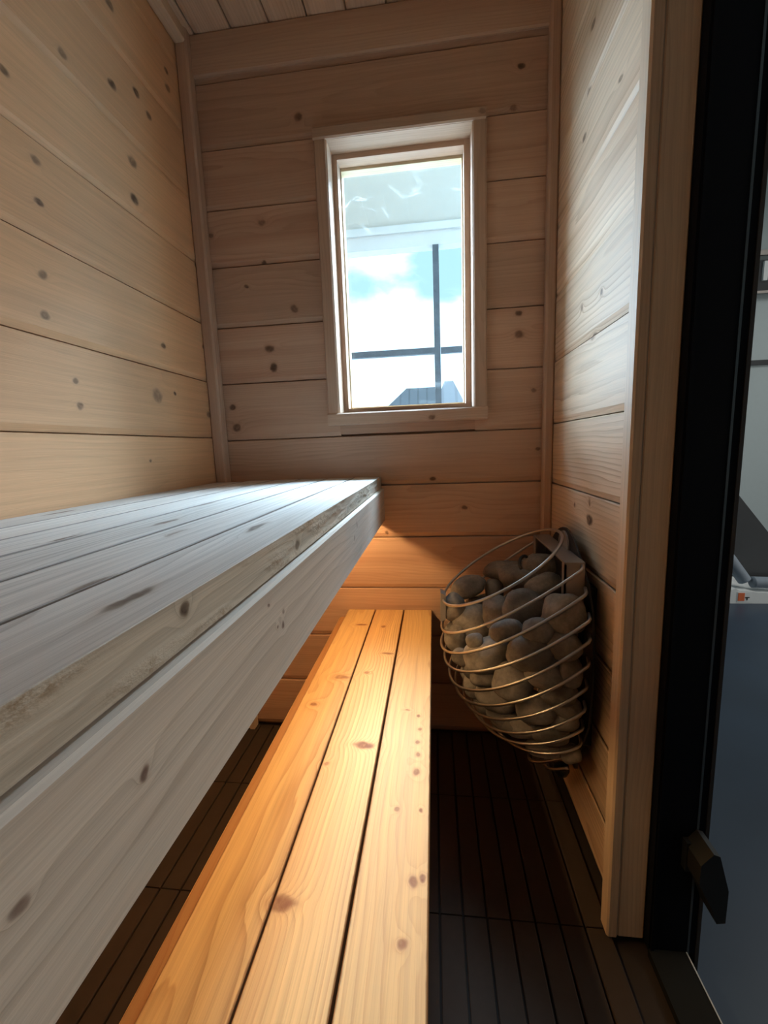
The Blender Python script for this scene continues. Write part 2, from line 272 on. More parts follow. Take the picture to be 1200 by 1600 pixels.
# ------------------------------------------------------------------ mesh helpers
class MB:
    """Collects solids (vertices in room depths) and links them as ONE mesh with grain attributes for the wood shaders."""
    def __init__(s): s.v = []; s.f = []; s.g = []; s.t = []; s.p = []; s.h = []
    def solid(s, pts, faces, ax=None, other=None):
        """pts in room coordinates; ax = axis the grain follows (0,1,2)."""
        pts = [W(*p) for p in pts]; n0 = len(s.v)
        if ax is None: ax = max(range(3), key=lambda i: max(p[i] for p in pts)-min(p[i] for p in pts))
        o = [i for i in range(3) if i != ax]
        ext = [max(p[i] for p in pts)-min(p[i] for p in pts) for i in range(3)]
        if ext[o[0]] < ext[o[1]]: o.reverse()
        mid = [(max(p[i] for p in pts)+min(p[i] for p in pts))/2 for i in range(3)]
        ru = random.uniform(0, 40)
        tone = (random.random(), random.choice((-1, 1))*random.uniform(0, .09), random.uniform(.015, .12))
        for p in pts:
            s.v.append(p); s.g.append((p[ax]+ru, p[o[0]]-mid[o[0]], p[o[1]]-mid[o[1]])); s.t.append(tone); s.h.append((ext[o[0]]/2, ext[o[1]]/2, 0))
        for f in faces:
            a, b, c = (pts[f[0]], pts[f[1]], pts[f[2]])
            nrm = (b-a).cross(c-a); na = max(range(3), key=lambda i: abs(nrm[i]))
            s.f.append([n0+i for i in f])
            for i in f:
                if na == ax: s.p.append((-99, -99, 0))
                else:
                    bb = [k for k in range(3) if k not in (ax, na)][0]
                    s.p.append((pts[i][ax], pts[i][bb], 0))
    def box(s, x0, x1, y0, y1, z0, z1, ax=None):
        q = [(x, y, z) for x in (x0, x1) for y in (y0, y1) for z in (z0, z1)]
        s.solid(q, [(0, 1, 3, 2), (4, 6, 7, 5), (0, 4, 5, 1), (2, 3, 7, 6), (0, 2, 6, 4), (1, 5, 7, 3)], ax)
    def prism(s, prof, a0, a1, fn, ax):
        """prof: 2-D outline, extruded from a0 to a1; fn(a, p, q) -> room coordinates."""
        n = len(prof)
        pts = [fn(a0, *p) for p in prof] + [fn(a1, *p) for p in prof]
        fs = [tuple(range(n)), tuple(range(2*n-1, n-1, -1))] + [(i, n+i, n+(i+1) % n, (i+1) % n) for i in range(n)]
        s.solid(pts, fs, ax)
    def rbox(s, x0, x1, y0, y1, z0, z1, ax, r=.0025):
        """a board with its four long edges eased"""
        lo = (x0, y0, z0); hi = (x1, y1, z1); o = [i for i in range(3) if i != ax]
        a, b = o; r = min(r, (hi[a]-lo[a])*.3, (hi[b]-lo[b])*.3)
        A0, A1, B0, B1 = lo[a], hi[a], lo[b], hi[b]
        pr = [(A0+r, B0), (A1-r, B0), (A1, B0+r), (A1, B1-r), (A1-r, B1), (A0+r, B1), (A0, B1-r), (A0, B0+r)]
        def fn(t, p, q):
            c = [0, 0, 0]; c[ax] = t; c[a] = p; c[b] = q; return tuple(c)
        s.prism(pr, lo[ax], hi[ax], fn, ax)
    def build(s, name, mat, parent=None, smooth=False, base=None):
        me = bpy.data.meshes.new(name)
        if parent is not None: org = Vector(parent['_org'])
        elif base is not None: org = W(*base)
        else:
            org = Vector([(max(p[i] for p in s.v)+min(p[i] for p in s.v))/2 for i in range(3)]); org.z = min(p.z for p in s.v)
        me.from_pydata([p-org for p in s.v], [], s.f)
        if s.g:
            for nm, dat, dom in (('grain', s.g, 'POINT'), ('tone', s.t, 'POINT'), ('half', s.h, 'POINT'), ('plane', s.p, 'CORNER')):
                at = me.attributes.new(nm, 'FLOAT_VECTOR', dom); at.data.foreach_set('vector', [c for q in dat for c in q])
        me.update()
        import bmesh
        bm = bmesh.new(); bm.from_mesh(me); bmesh.ops.recalc_face_normals(bm, faces=bm.faces[:]); bm.to_mesh(me); bm.free()
        me.materials.append(mat)
        if smooth: me.shade_smooth()
        o = bpy.data.objects.new(name, me); COL.objects.link(o)
        o['_org'] = tuple(org)
        if parent is not None: o.parent = parent
        else: o.location = org
        return o
def tube_into(mb, pts, r, seg=8, closed=False):
    """a round wire through pts (room depths), radius in room depths"""
    P = [Vector(p) for p in pts]; n = len(P); rings = []
    up = Vector((0, 0, 1)); prev = None
    for i, p in enumerate(P):
        t = (P[min(i+1, n-1)]-P[max(i-1, 0)]).normalized()
        if prev is None:
            prev = t.orthogonal().normalized()
        prev = (prev - t*prev.dot(t)).normalized(); b = t.cross(prev)
        rings.append([p + (prev*math.cos(2*math.pi*k/seg)+b*math.sin(2*math.pi*k/seg))*r for k in range(seg)])
    base = len(mb.v)
    for ring in rings:
        for q in ring: mb.v.append(W(*q))
    for i in range(n-1):
        for k in range(seg):
            mb.f.append([base+i*seg+k, base+i*seg+(k+1) % seg, base+(i+1)*seg+(k+1) % seg, base+(i+1)*seg+k])
    mb.f.append([base+k for k in range(seg)][::-1]); mb.f.append([base+(n-1)*seg+k for k in range(seg)])
def tag(o, label=None, cat=None, group=None, kind=None):
    if label: o['label'] = label
    if cat: o['category'] = cat
    if group: o['group'] = group
    if kind: o['kind'] = kind
    return o
def empty(name, x, y, z, label=None, cat=None, group=None, kind=None):
    o = bpy.data.objects.new(name, None); COL.objects.link(o); o.location = W(x, y, z); o['_org'] = tuple(o.location); o.empty_display_size = .05
    return tag(o, label, cat, group, kind)
def struct(mb, name, mat, parent=None, label=None):
    o = mb.build(name, mat, parent)
    if parent is None: o['kind'] = 'structure'
    if label: o['label'] = label
    return o

# ------------------------------------------------------------------ room shell
XL, XR, YB, YF, ZC = -.5207, .2585, 1.0, -.45, .872
WX0, WX1, WZ0, WZ1 = -.2118, .0891, .080, .640           # window opening
def cover(z0, z1, t=.018):
    """section of one cladding board: small chamfer on top, wide bevel along its lower edge; p across, q out of the wall"""
    return [(z0+.0008, -.003), (z0+.0008, -.004), (z0+.011, 0), (z1-.0022, 0), (z1-.0008, -.0022), (z1-.0008, -t), (z0+.0008, -t)]
def rows(zs): return list(zip(zs[:-1], zs[1:]))
seamsL = [-.738+.129*i for i in range(13)]; seamsL[0] = -.716; seamsL[-1] = .80; seamsL.append(.871)
mb = MB()
for z0, z1 in rows(seamsL): mb.prism(cover(z0, z1), YF, YB+.012, lambda a, p, q: (XL+q, a, p), 1)
mb.box(XL-.06, XL-.016, YF-.05, YB+.10, -.74, .95, 1)
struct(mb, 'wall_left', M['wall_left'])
mb = MB()
for z0, z1 in rows(seamsL): mb.prism(cover(z0, z1), .5785, YB+.012, lambda a, p, q: (XR-q, a, p), 1)
mb.box(XR+.016, .352, .60, 1.098, -.74, .95, 1)
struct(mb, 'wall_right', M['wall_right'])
mb = MB()                                                # wall on the camera's side of the doorway, and over it
for z0, z1 in rows(seamsL): mb.prism(cover(z0, z1), YF, -.16, lambda a, p, q: (XR-q, a, p), 1)
mb.box(XR+.016, .352, YF-.05, -.16, -.74, .95, 1)
mb.box(XR-.002, .352, -.16, .60, .80, .95, 1)
struct(mb, 'wall_doorside', M['cedar'])
mb = MB()
for z0, z1 in rows(seamsL): mb.prism(cover(z0, z1), XL, XR, lambda a, p, q: (a, YF-q*-1, p), 0)
mb.box(XL-.06, .352, YF-.06, YF-.016, -.74, .95, 0)
struct(mb, 'wall_front', M['cedar'])
seamsB = [-.716, -.590, -.465, -.3414, -.215, -.0893, .028, .1597, .2858, .4165, .5357, .6561, .785, .871]
mb = MB()
bfn = lambda a, p, q: (a, YB-q, p)
for z0, z1 in rows(seamsB):
    if z1 <= WZ0 or z0 >= WZ1: mb.prism(cover(z0, z1), XL, XR, bfn, 0)
    else:
        st = random.getstate()
        mb.prism(cover(z0, z1), XL, WX0-.004, bfn, 0); random.setstate(st); mb.prism(cover(z0, z1), WX1+.004, XR, bfn, 0)
        if z0 < WZ0: mb.box(WX0-.004, WX1+.004, YB, YB+.018, z0+.004, WZ0-.004, 0)
        if z1 > WZ1: mb.box(WX0-.004, WX1+.004, YB, YB+.018, WZ1+.004, z1-.002, 0)
for b in ((XL-.06, WX0-.006, -.74, .95), (WX1+.006, .352, -.74, .95), (WX0-.006, WX1+.006, -.74, WZ0-.006), (WX0-.006, WX1+.006, WZ1+.006, .95)):
    mb.box(b[0], b[1], YB+.018, 1.098, b[2], b[3], 0)
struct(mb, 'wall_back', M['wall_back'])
mb = MB()
x = -.5665
while x < XR:
    mb.prism(cover(x, x+.0815, .02), YF, YB+.01, lambda a, p, q: (p, a, ZC-q), 1); x += .0815
mb.box(XL-.06, .352, YF-.06, 1.098, ZC+.018, ZC+.06, 1)
struct(mb, 'ceiling', M['ceiling'])
# trims in the corners
mb = MB(); mb.rbox(XL, -.4935, .972, YB, -.716, ZC, 2, .004); struct(mb, 'trim_1', M['casing'])
mb = MB(); mb.rbox(.2375, XR, .978, YB, -.716, ZC, 2, .004); struct(mb, 'trim_2', M['casing'])
mb = MB(); mb.rbox(-.4935, .2375, .990, YB, .793, ZC, 0, .003); struct(mb, 'trim_3', M['casing'])
mb = MB(); mb.rbox(XL, -.4955, YF, .972, .8435, ZC, 1, .004); struct(mb, 'trim_4', M['cedar'])
mb = MB(); mb.rbox(.2365, XR, .58, .978, .8435, ZC, 1, .004); struct(mb, 'trim_5', M['cedar'])

# floor: interlocking slatted deck tiles over a dark base
mb = MB()
gx = .1748-.0359*30; gy0 = [.5670-.2310*k for k in range(-2, 6)]
gy0 = sorted(gy0)
xs = []
x = gx
while x < .30: xs.append(x); x += .0359
for x0 in xs:
    a, b = max(x0+.0014, XL+.004), min(x0+.0359-.0014, .2865)
    if b-a < .004: continue
    for y0, y1 in rows([YF] + [y for y in gy0 if YF < y < .997] + [.997]):
        e = .55 if (a > .23) else 1.0
        yb = y1-.0011
        if a > .2415 and y1 > .56: continue
        mb.rbox(a, b, y0+.0011, yb, -.729, -.7200, 1, .0012)
mb2 = mb; struct(mb2, 'floor', M['deck'])
mb = MB(); mb.box(XL-.06, .3395, YF-.06, 1.098, -.80, -.7290); struct(mb, 'floor_base', M['dark_core'])

# ------------------------------------------------------------------ window
win = empty('window_1', -.061, 1.03, WZ0, 'tall cedar framed window in the back wall with smeared glass', None, kind='structure')
def ring(x0, x1, z0, z1, t, y0, y1, mats, nm, parent, zt=None):
    """four boards round an opening; inner edges x0..x1, z0..z1, width t"""
    mb = MB()
    mb.box(x0-t, x0, y0, y1, z0-t, z1+t, 2); mb.box(x1, x1+t, y0, y1, z0-t, z1+t, 2)
    mb.box(x0, x1, y0, y1, z1, z1+t, 0); mb.box(x0, x1, y0, y1, z0-t, z0, 0)
    return mb.build(nm, mats, parent)
ring(WX0+.0004, WX1-.0004, WZ0, WZ1, .006, .986, 1.034, M['casing'], 'jamb_liner', win)
ring(-.2003, .0757, .0931, .629, .0133, 1.034, 1.064, M['casing'], 'inner_stop', win)
ring(-.1975, .0730, .0985, .6235, .015, 1.066, 1.090, M['cream'], 'sash', win)
mb = MB(); mb.box(-.1985, .0740, 1.0915, 1.0945, .096, .6245); gp = mb.build('window_pane', M['glass'], win); gp['label'] = 'smeared clear glass'
mb = MB(); mb.rbox(-.2395, WX0, .983, 1.0, .080, .6405, 2, .003); mb.build('side_casing', M['casing'], win)
mb = MB(); mb.rbox(WX1, .1178, .983, 1.0, .080, .6405, 2, .003); mb.build('side_casing', M['casing'], win)
mb = MB(); mb.rbox(-.2395, .1160, .980, 1.0, .6405, .6635, 0, .003); mb.build('head_casing', M['casing'], win)
mb = MB(); mb.rbox(-.2395, .1183, .978, 1.034, .0525, .0800, 0, .003); mb.build('window_stool', M['casing'], win)

# ------------------------------------------------------------------ doorway
dr = empty('door_1', .30, .55, -.72, 'black framed doorway with cedar lined post on the right', None, kind='structure')
mb = MB(); mb.rbox(.2362, .2515, .5537, .5790, -.7165, .80, 2, .0025); mb.build('post_casing', M['cedar'], dr)
mb = MB(); mb.rbox(.2515, .2880, .5560, .600, -.7165, .80, 2, .002); mb.build('jamb', M['cedar'], dr)
mb = MB(); mb.box(.2880, .3385, .5431, .60, -.7195, .80, 2); mb.box(.2905, .2945, .5405, .5431, -.7195, .80, 2); mb.build('door_frame', M['black_metal'], dr)
mb = MB(); mb.box(.3385, .3412, .5426, .56, -.7195, .80, 2); mb.build('seal_strip', M['seal'], dr)['label'] = 'thin grey metal seal strip'
mb = MB(); mb.box(.3412, .3500, .5445, .60, -.7195, .80, 2); mb.build('outer_frame', M['black_metal'], dr)
mb = MB(); mb.box(.3500, .3545, .5431, 1.098, -.7600, .95, 2); mb.build('outer_edge', M['brown_edge'], dr)
mb = MB(); mb.box(.2880, .3375, -.16, .5430, -.7288, -.7165, 1); mb.build('threshold', M['threshold'], dr)
mb = MB(); mb.box(.3375, .3392, -.16, .5430, -.7288, -.7160, 1); mb.build('threshold_edge', M['white_edge'], dr)['label'] = 'pale edge line of threshold'
mb = MB(); mb.box(.2880, .3545, -.16, .5430, .78, .80, 1); mb.build('door_head', M['black_metal'], dr)
mb = MB(); mb.prism([(.324, -.537), (.338, -.519), (.3455, -.5215), (.3588, -.571), (.3584, -.6185), (.3480, -.6205), (.3405, -.5980), (.324, -.565)], .506, .5425, lambda a, p, q: (p, a, q), 2)
mb.box(.322, .3365, .533, .5430, -.575, -.532); mb.build('door_pivot', M['black_plastic'], dr)['label'] = 'angular black plastic hinge block low on the frame'

# ------------------------------------------------------------------ upper bench
ub = empty('upper_bench', -.32, .28, -.0954, 'wide upper bench of weathered grey-brown boards along the left wall', 'bench')
edges = [-.1250, -.1874, -.2530, -.3190, -.3850, -.4510, -.5195]
for i in range(6):
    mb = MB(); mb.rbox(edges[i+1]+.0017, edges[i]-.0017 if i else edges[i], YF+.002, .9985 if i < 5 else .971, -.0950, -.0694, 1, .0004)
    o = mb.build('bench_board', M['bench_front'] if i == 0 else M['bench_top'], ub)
    if i == 0: o['label'] = 'front board with rough sawn edge'
mb = MB(); mb.rbox(-.1476, -.1188, YF+.002, .9985, -.1735, -.0966, 1, .0022); mb.build('apron', M['apron'], ub)
for y in (-.25, .15, .55, .95):
    mb = MB(); mb.box(-.50, -.148, y-.014, y+.014, -.1280, -.0955, 0); mb.build('cross_bearer', M['apron'], ub)
mb = MB(); mb.rbox(-.5195, -.500, YF+.002, .97, -.1600, -.0955, 1); mb.build('wall_ledger', M['apron'], ub)
mb = MB(); mb.box(-.4925, -.480, .975, .998, -.719, -.1600, 2); mb.build('leg', M['cedar'], ub)
# LED strip that lights the lower half
led = empty('light_strip', -.160, .28, -.137, 'warm light strip fixed under the upper bench behind its apron', 'light')
mb = MB(); mb.box(-.1850, -.1750, .30, .994, -.1455, -.1282); mb.build('channel', M['sheet'], led)
lm = bpy.data.materials.new('warm_led'); lm.use_nodes = True; lb_ = lm.node_tree.nodes['Principled BSDF']
lb_.inputs['Base Color'].default_value = (.8, .8, .8, 1); lb_.inputs['Emission Color'].default_value = LED_COL + (1,); lb_.inputs['Emission Strength'].default_value = LED_POWER
mb = MB(); tube_into(mb, [(-.180, .305+t*.0572, -.1500) for t in range(13)], .0042, 8); mb.build('diffuser', lm, led, True)

# ------------------------------------------------------------------ low bench
lb = empty('low_bench', -.115, .28, -.72, 'narrow orange cedar step bench of three boards beside the heater', 'bench')
for x0, x1 in ((-.2182, -.15130), (-.14940, -.0814), (-.0786, -.0124)):
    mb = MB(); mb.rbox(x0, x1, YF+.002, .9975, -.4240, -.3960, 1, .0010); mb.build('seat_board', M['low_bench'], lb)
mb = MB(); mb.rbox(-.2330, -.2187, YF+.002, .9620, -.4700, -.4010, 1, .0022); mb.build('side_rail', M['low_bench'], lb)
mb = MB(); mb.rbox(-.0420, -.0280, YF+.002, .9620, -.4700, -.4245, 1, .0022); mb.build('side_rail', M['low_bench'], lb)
for y in (-.3, .30, .93):
    mb = MB(); mb.box(-.2182, -.0425, y-.014, y+.014, -.4700, -.4245, 0); mb.build('cross_bearer', M['low_bench'], lb)
    for x in (-.2100, -.0700):
        mb = MB(); mb.box(x-.012, x+.016, y-.014, y+.014, -.7195, -.4705, 2); mb.build('leg', M['low_bench'], lb)

# ------------------------------------------------------------------ heater
SM = [[0.2125,0.1191,0.6055,-0.1655],[0.2161,0.1273,0.689,-0.2022],[0.2176,0.147,0.686,-0.2358],[0.2117,0.1664,0.6724,-0.2701],[0.2029,0.17,0.709,-0.3013],[0.1915,0.1695,0.6706,-0.3403],[0.1761,0.1661,0.6238,-0.3795],[0.1606,0.1611,0.5565,-0.4198],[0.1465,0.1535,0.4564,-0.457],[0.1258,0.1465,0.3224,-0.4904],[0.1043,0.1365,0.1894,-0.5256]]
XP, YC = .225, .800
ht = empty('sauna_heater', .20, YC, -.60, 'wall hung teardrop sauna heater of spiral steel wire full of grey stones', 'heater')
pts = []
wire = MB()
def ringpt(k, th, cf):
    d, w, s, zp = SM[k]; a = d*(1-cf)
    X = XP-d*cf-a*math.cos(th); Y = YC-w*math.sin(th); return (X, Y, zp-s*(XP-X))
# upper rim: one full tilted ellipse
tube_into(wire, [ringpt(0, 2*math.pi*i/96, .5) for i in range(97)], .0027, 10)
for k in range(1, 10):
    amax = math.acos(-.25)
    P = []
    for i in range(61):
        th = -amax + 2*amax*i/60
        q = Vector(ringpt(k, th, .2))
        if k < 9:
            nx = Vector(ringpt(k+1, th, .2))
        P.append(tuple(q))
    hook = Vector(P[-1]); P.append((hook.x+.004, hook.y+.006, hook.z+.002)); P.append((hook.x+.006, hook.y+.018, hook.z+.006))
    hk = Vector(P[0]); P.insert(0, (hk.x+.006, hk.y-.012, hk.z+.004))
    tube_into(wire, P, .0026, 10)
# closing turn at the tip
tube_into(wire, [(.222-.058*math.sin(math.pi*t/24), .690+.10*(t/24), -.535-.045*math.sin(math.pi*t/24)) for t in range(25)], .0028, 10)
tube_into(wire, [(.222-.030*math.sin(math.pi*t/20), .700+.07*(t/20), -.565-.025*math.sin(math.pi*t/20)) for t in range(21)], .0026, 10)
wire.build('wire_basket', M['steel'], ht, True)
# wall plate with rounded outline
half = [(0, -.1580), (.018, -.1600), (.040, -.1665), (.072, -.1850), (.118, -.2210), (.145, -.2620), (.153, -.3060), (.157, -.3800), (.145, -.4560), (.110, -.5270), (.080, -.5600), (.045, -.590), (.015, -.605)]
out = [(YC+a, b) for a, b in half] + [(YC-a, b) for a, b in reversed(half[1:])]
mb = MB(); mb.prism(out, .2355, .2385, lambda a, p, q: (a, p, q), 2); mb.build('wall_plate', M['dark_steel'], ht)
mb = MB(); mb.box(.2385, .2584, .70, .90, -.52, -.24); mb.build('wall_bracket', M['dark_steel'], ht)
# element housing behind the stones: channel with a pale folded rim
mb = MB(); mb.box(.2290, .2355, .6935, .905, -.560, -.1990); mb.build('element_box', M['dark_steel'], ht)
mb = MB(); mb.box(.2040, .2350, .6900, .6935, -.300, -.1930); mb.box(.2040, .2350, .6935, .9065, -.1960, -.1930); mb.box(.2040, .2070, .6900, .7050, -.300, -.1960); mb.box(.2040, .2070, .8900, .9065, -.300, -.1960); mb.box(.2040, .2350, .9050, .9085, -.300, -.1930); mb.build('rim_channel', M['sheet'], ht)
mb = MB(); mb.prism([(YC+.030*math.cos(t*math.pi/10), -.1945+.031*math.sin(t*math.pi/10)) for t in range(11)], .2315, .2350, lambda a, p, q: (a, p, q), 2); mb.build('hanging_tab', M['sheet'], ht)
mb = MB(); mb.prism([(.0075, -.2790), (.0175, -.2850), (.0165, -.3330), (.0060, -.3370)], .790, .815, lambda a, p, q: (p, a, q), 2); mb.build('wire_clip', M['sheet'], ht)
mb = MB(); tube_into(mb, [(.172+.0105*math.cos(math.radians(a)), .868-.0002*a, -.236+.012*math.sin(math.radians(a))) for a in range(215, -50, -12)], .0030, 8); mb.build('sensor_hook', M['black_plastic'], ht, True)
mb = MB()
tip = [(.0005, -.612), (.010, -.607), (.014, -.598), (.0125, -.590), (.006, -.586), (.0005, -.585)]
n0 = 16
for r_, z_ in tip:
    for k in range(n0): mb.v.append(W(.222+r_*math.cos(2*math.pi*k/n0), .737+r_*math.sin(2*math.pi*k/n0), z_))
for i in range(len(tip)-1):
    for k in range(n0): mb.f.append([i*n0+k, i*n0+(k+1) % n0, (i+1)*n0+(k+1) % n0, (i+1)*n0+k])
mb.build('tip_cap', M['black_plastic'], ht, True)

# stones, each its own object
ST = [[0,0.1821,1.188,0.6054,0.052,0.024,0.03,-5],[1,0.2736,1.1178,0.6305,0.0524,0.0275,0.0332,-5],[2,0.225,1.1148,0.5953,0.0603,0.0312,0.038,10],[3,0.0843,1.122,0.5717,0.046,0.028,0.03,-25],[4,0.101,1.2017,0.5143,0.0454,0.0199,0.0273,-12],[5,0.2512,1.0049,0.6152,0.0429,0.028,0.0295,-20],[6,0.0403,1.056,0.5404,0.026,0.032,0.026,0],[7,0.0901,1.0493,0.5025,0.0463,0.0429,0.037,0],[8,0.1466,1.0123,0.5425,0.0363,0.041,0.0321,10],[9,0.1952,0.9636,0.5751,0.0387,0.043,0.0339,25],[10,0.26,0.8818,0.593,0.0399,0.0418,0.0338,0],[11,0.1051,1.1307,0.52,0.0235,0.0182,0.0175,0],[12,0.1547,1.1397,0.5523,0.0234,0.0312,0.0229,0],[13,0.0384,1.0329,0.4706,0.0267,0.0378,0.0269,0],[14,0.1474,0.9043,0.5432,0.0355,0.0217,0.0239,-20],[15,0.2083,0.8758,0.5591,0.0313,0.0261,0.0239,0],[16,0.2583,0.8511,0.5339,0.0311,0.028,0.0247,10],[17,0.1021,0.9219,0.4728,0.0584,0.0368,0.0393,-25],[18,0.1917,0.8672,0.5097,0.045,0.0361,0.0336,10],[19,0.0358,0.9802,0.4385,0.0232,0.0195,0.0179,0],[20,0.0782,0.9384,0.5012,0.0176,0.0176,0.0148,0],[21,0.0902,0.9114,0.425,0.0285,0.0216,0.021,0],[22,0.1584,0.8743,0.4352,0.042,0.0391,0.0336,10],[23,0.2213,0.8529,0.4721,0.0364,0.0337,0.0291,-5],[24,0.2729,0.8486,0.4772,0.0215,0.0313,0.0221,0],[25,0.0608,0.9535,0.3777,0.0219,0.0282,0.021,0],[26,0.1195,0.9026,0.3754,0.0408,0.0344,0.0313,10],[27,0.2534,0.8507,0.4244,0.0337,0.0238,0.024,-15],[28,0.205,0.8625,0.3821,0.0375,0.0334,0.0295,0],[29,0.2695,0.8551,0.3961,0.034,0.0232,0.0239,10],[30,0.1408,0.9035,0.3263,0.0368,0.0251,0.0258,10],[31,0.2735,0.8611,0.3594,0.0316,0.0227,0.0227,-10],[32,0.0866,0.9442,0.3352,0.0226,0.0204,0.0181,20],[33,0.1897,0.88,0.3172,0.042,0.0202,0.026,-8],[34,0.2427,0.8668,0.3203,0.035,0.0214,0.0236,-10],[35,0.2331,0.8805,0.2773,0.0358,0.0189,0.0229,0],[36,0.2804,0.8769,0.2779,0.0208,0.02,0.0172,0],[37,0.1629,0.8898,0.3135,0.0256,0.017,0.0179,20]]
ROW = {0: 'dark grey heater stone at the back of the pile top under the black hook', 1: 'broad dark grey stone at the top right of the pile beside the heater plate', 2: 'long dark grey stone across the middle of the top of the pile',
 3: 'arched dark grey stone at the upper left of the basket, topmost on that side', 4: 'flat grey stone lying just under the arched stone at the upper left', 5: 'egg shaped grey stone below the steel rim channel near the heater plate',
 6: 'small dark stone wedged behind the steel clip on the left of the basket', 7: 'large rounded grey stone near the upper left of the basket front', 8: 'upright oval grey stone between the large upper left stone and the tilted stone',
 9: 'tilted oblong grey stone in the upper middle of the basket', 10: 'largest round grey stone at the upper right of the basket next to the plate', 11: 'small grey stone peeking out above the large upper left stone', 12: 'small grey stone tucked behind the upright oval stone',
 13: 'oval grey stone at the far left edge of the basket just under the clip', 14: 'flat grey stone wedged under the upright oval stone', 15: 'rounded grey stone left below the largest round stone', 16: 'grey stone directly under the largest round stone at the right edge',
 17: 'long smooth grey stone slanting across the left middle of the basket', 18: 'big pale grey potato shaped stone in the centre of the basket', 19: 'small stone low at the far left edge behind the wires', 20: 'tiny grey stone in the dark gap left above the long slanting stone',
 21: 'small rounded stone hanging under the long slanting stone', 22: 'large rounded grey stone just below the centre of the basket', 23: 'oblong grey stone right below the potato shaped centre stone', 24: 'narrow upright grey stone at the right edge half way down',
 25: 'narrow grey stone at the lower left edge of the basket', 26: 'broad dark grey stone in the lower left of the basket', 27: 'grey stone at the lower right edge under the narrow upright stone', 28: 'broad grey stone in the lower middle of the basket', 29: 'pale grey pebble at the lower right edge beside the plate',
 30: 'dark flat grey stone low in the basket left of the broad lower stone', 31: 'flat grey stone near the bottom right above the last long wire', 32: 'small dark stone at the lower left curve of the basket', 33: 'wide flat grey stone lying near the bottom of the basket',
 34: 'flat dark grey stone second from the bottom on the right', 35: 'lowest wide grey stone resting in the last turn of wire', 36: 'small grey stone beside the black tip at the very bottom', 37: 'small flat stone at the bottom left of the pile'}
import bmesh
def within(p, m):
    """point p (metres) lies inside the wire spiral, m room depths clear of it"""
    X, Y, Z = p.x/S, p.y/S, p.z/S-FZ; zp = Z
    for _ in range(5):
        j = next((q for q in range(10) if zp >= SM[q+1][3]), 9); t = min(1.5, max(-.5, (SM[j][3]-zp)/(SM[j][3]-SM[j+1][3])))
        d, w, s = [SM[j][q]*(1-t)+SM[j+1][q]*t for q in range(3)]; zp = Z+s*(XP-X)
    if zp > SM[0][3]-.02 or zp < SM[9][3]: return True
    return ((X-(XP-.2*d))/(.8*d-m))**2+((Y-YC)/(w-m))**2 < 1
def stone(name, c, rw, rh, rd, rot, seed, label, keep=False):
    bm = bmesh.new(); bmesh.ops.create_icosphere(bm, subdivisions=4, radius=1)
    off = Vector((seed*3.7, seed*1.3, seed*2.1))
    view = (Vector(c)-camo.matrix_world.translation).normalized()
    right = view.cross(Vector((0, 0, 1))).normalized(); up = right.cross(view)
    rt = math.radians(-rot); r2 = right*math.cos(rt)+up*math.sin(rt); u2 = -right*math.sin(rt)+up*math.cos(rt)
    for v in bm.verts:
        p = v.co.copy()
        k = 1 + .20*noise.noise(p*.95+off) + .05*noise.noise(p*2.3+off) + .012*noise.noise(p*7+off)
        e = 1/((abs(p.x)**2.5+abs(p.y)**2.5+abs(p.z)**2.5)**(1/2.5)); p = p*(.5+.5*e)*k
        v.co = r2*(p.x*rw)+u2*(p.y*rh)+view*(p.z*rd)
    me = bpy.data.meshes.new(name); bm.to_mesh(me); bm.free(); me.shade_smooth(); me.materials.append(M['stone'])
    c = Vector(c)
    if keep:
        axis = W(.15, YC, 0); vs5 = [v.co.copy() for v in list(me.vertices)[::5]]
        for _ in range(16):
            bad = sum(not within(q+c, .0045) for q in vs5)
            if bad <= .012*len(vs5): break
            dv = axis-c; dv.z = 0; c = c+dv.normalized()*.003
    o = bpy.data.objects.new(name, me); o.location = c; COL.objects.link(o)
    return tag(o, label, 'stone', 'stones in the heater basket')
cp = camo.matrix_world.translation
for (i, x, y, z, rw, rh, rd, rot) in ST:
    c = Vector((x, y, z)); far = c-cp; k = 1+.45*rd/far.length
    stone('heater_stone', tuple(cp+far*k), rw*k*1.07, rh*k*1.07, rd, rot, i+1, ROW[i], True)
# stones deeper in the basket, seen through the gaps of the front layer
def inside(X, Y, Z, m):
    zp = Z
    for _ in range(10):
        k = max(0, min(9.999, next((j+(SM[j][3]-zp)/(SM[j][3]-SM[j+1][3]) for j in range(10) if zp >= SM[j+1][3]), 9.99))); j = int(k); t = k-j
        d, w, s = [SM[j][q]*(1-t)+SM[j+1][q]*t for q in range(3)]; zp = Z+s*(XP-X)
    if zp > -.255 or zp < -.53: return False
    return ((X-(XP-.2*d))/(.8*d-m))**2+((Y-YC)/(w-m))**2 < 1 and X < .200
rs = random.Random(3); deep = []
cp = camo.matrix_world.translation
for _ in range(5000):
    X, Y, Z = rs.uniform(0, .2), rs.uniform(.64, .96), rs.uniform(-.60, -.25)
    if not inside(X, Y, Z, .034): continue
    p = W(X, Y, Z); r = rs.uniform(.034, .040)
    if any((p-Vector(s[1:4])).length < .9*r+.9*(s[4]+s[5]+s[6])/3 for s in ST): continue
    if Y > .84 or X > .15: continue
    if any((p-q).length < .95*(r+rq) for q, rq in deep): continue
    deep.append((p, r))
for j, (p, r) in enumerate(deep):
    stone('heater_stone', tuple(p), r*1.1, r*.9, r, rs.uniform(-40, 40), 60+j, 'grey stone deep in the wire basket seen through gaps between front stones')

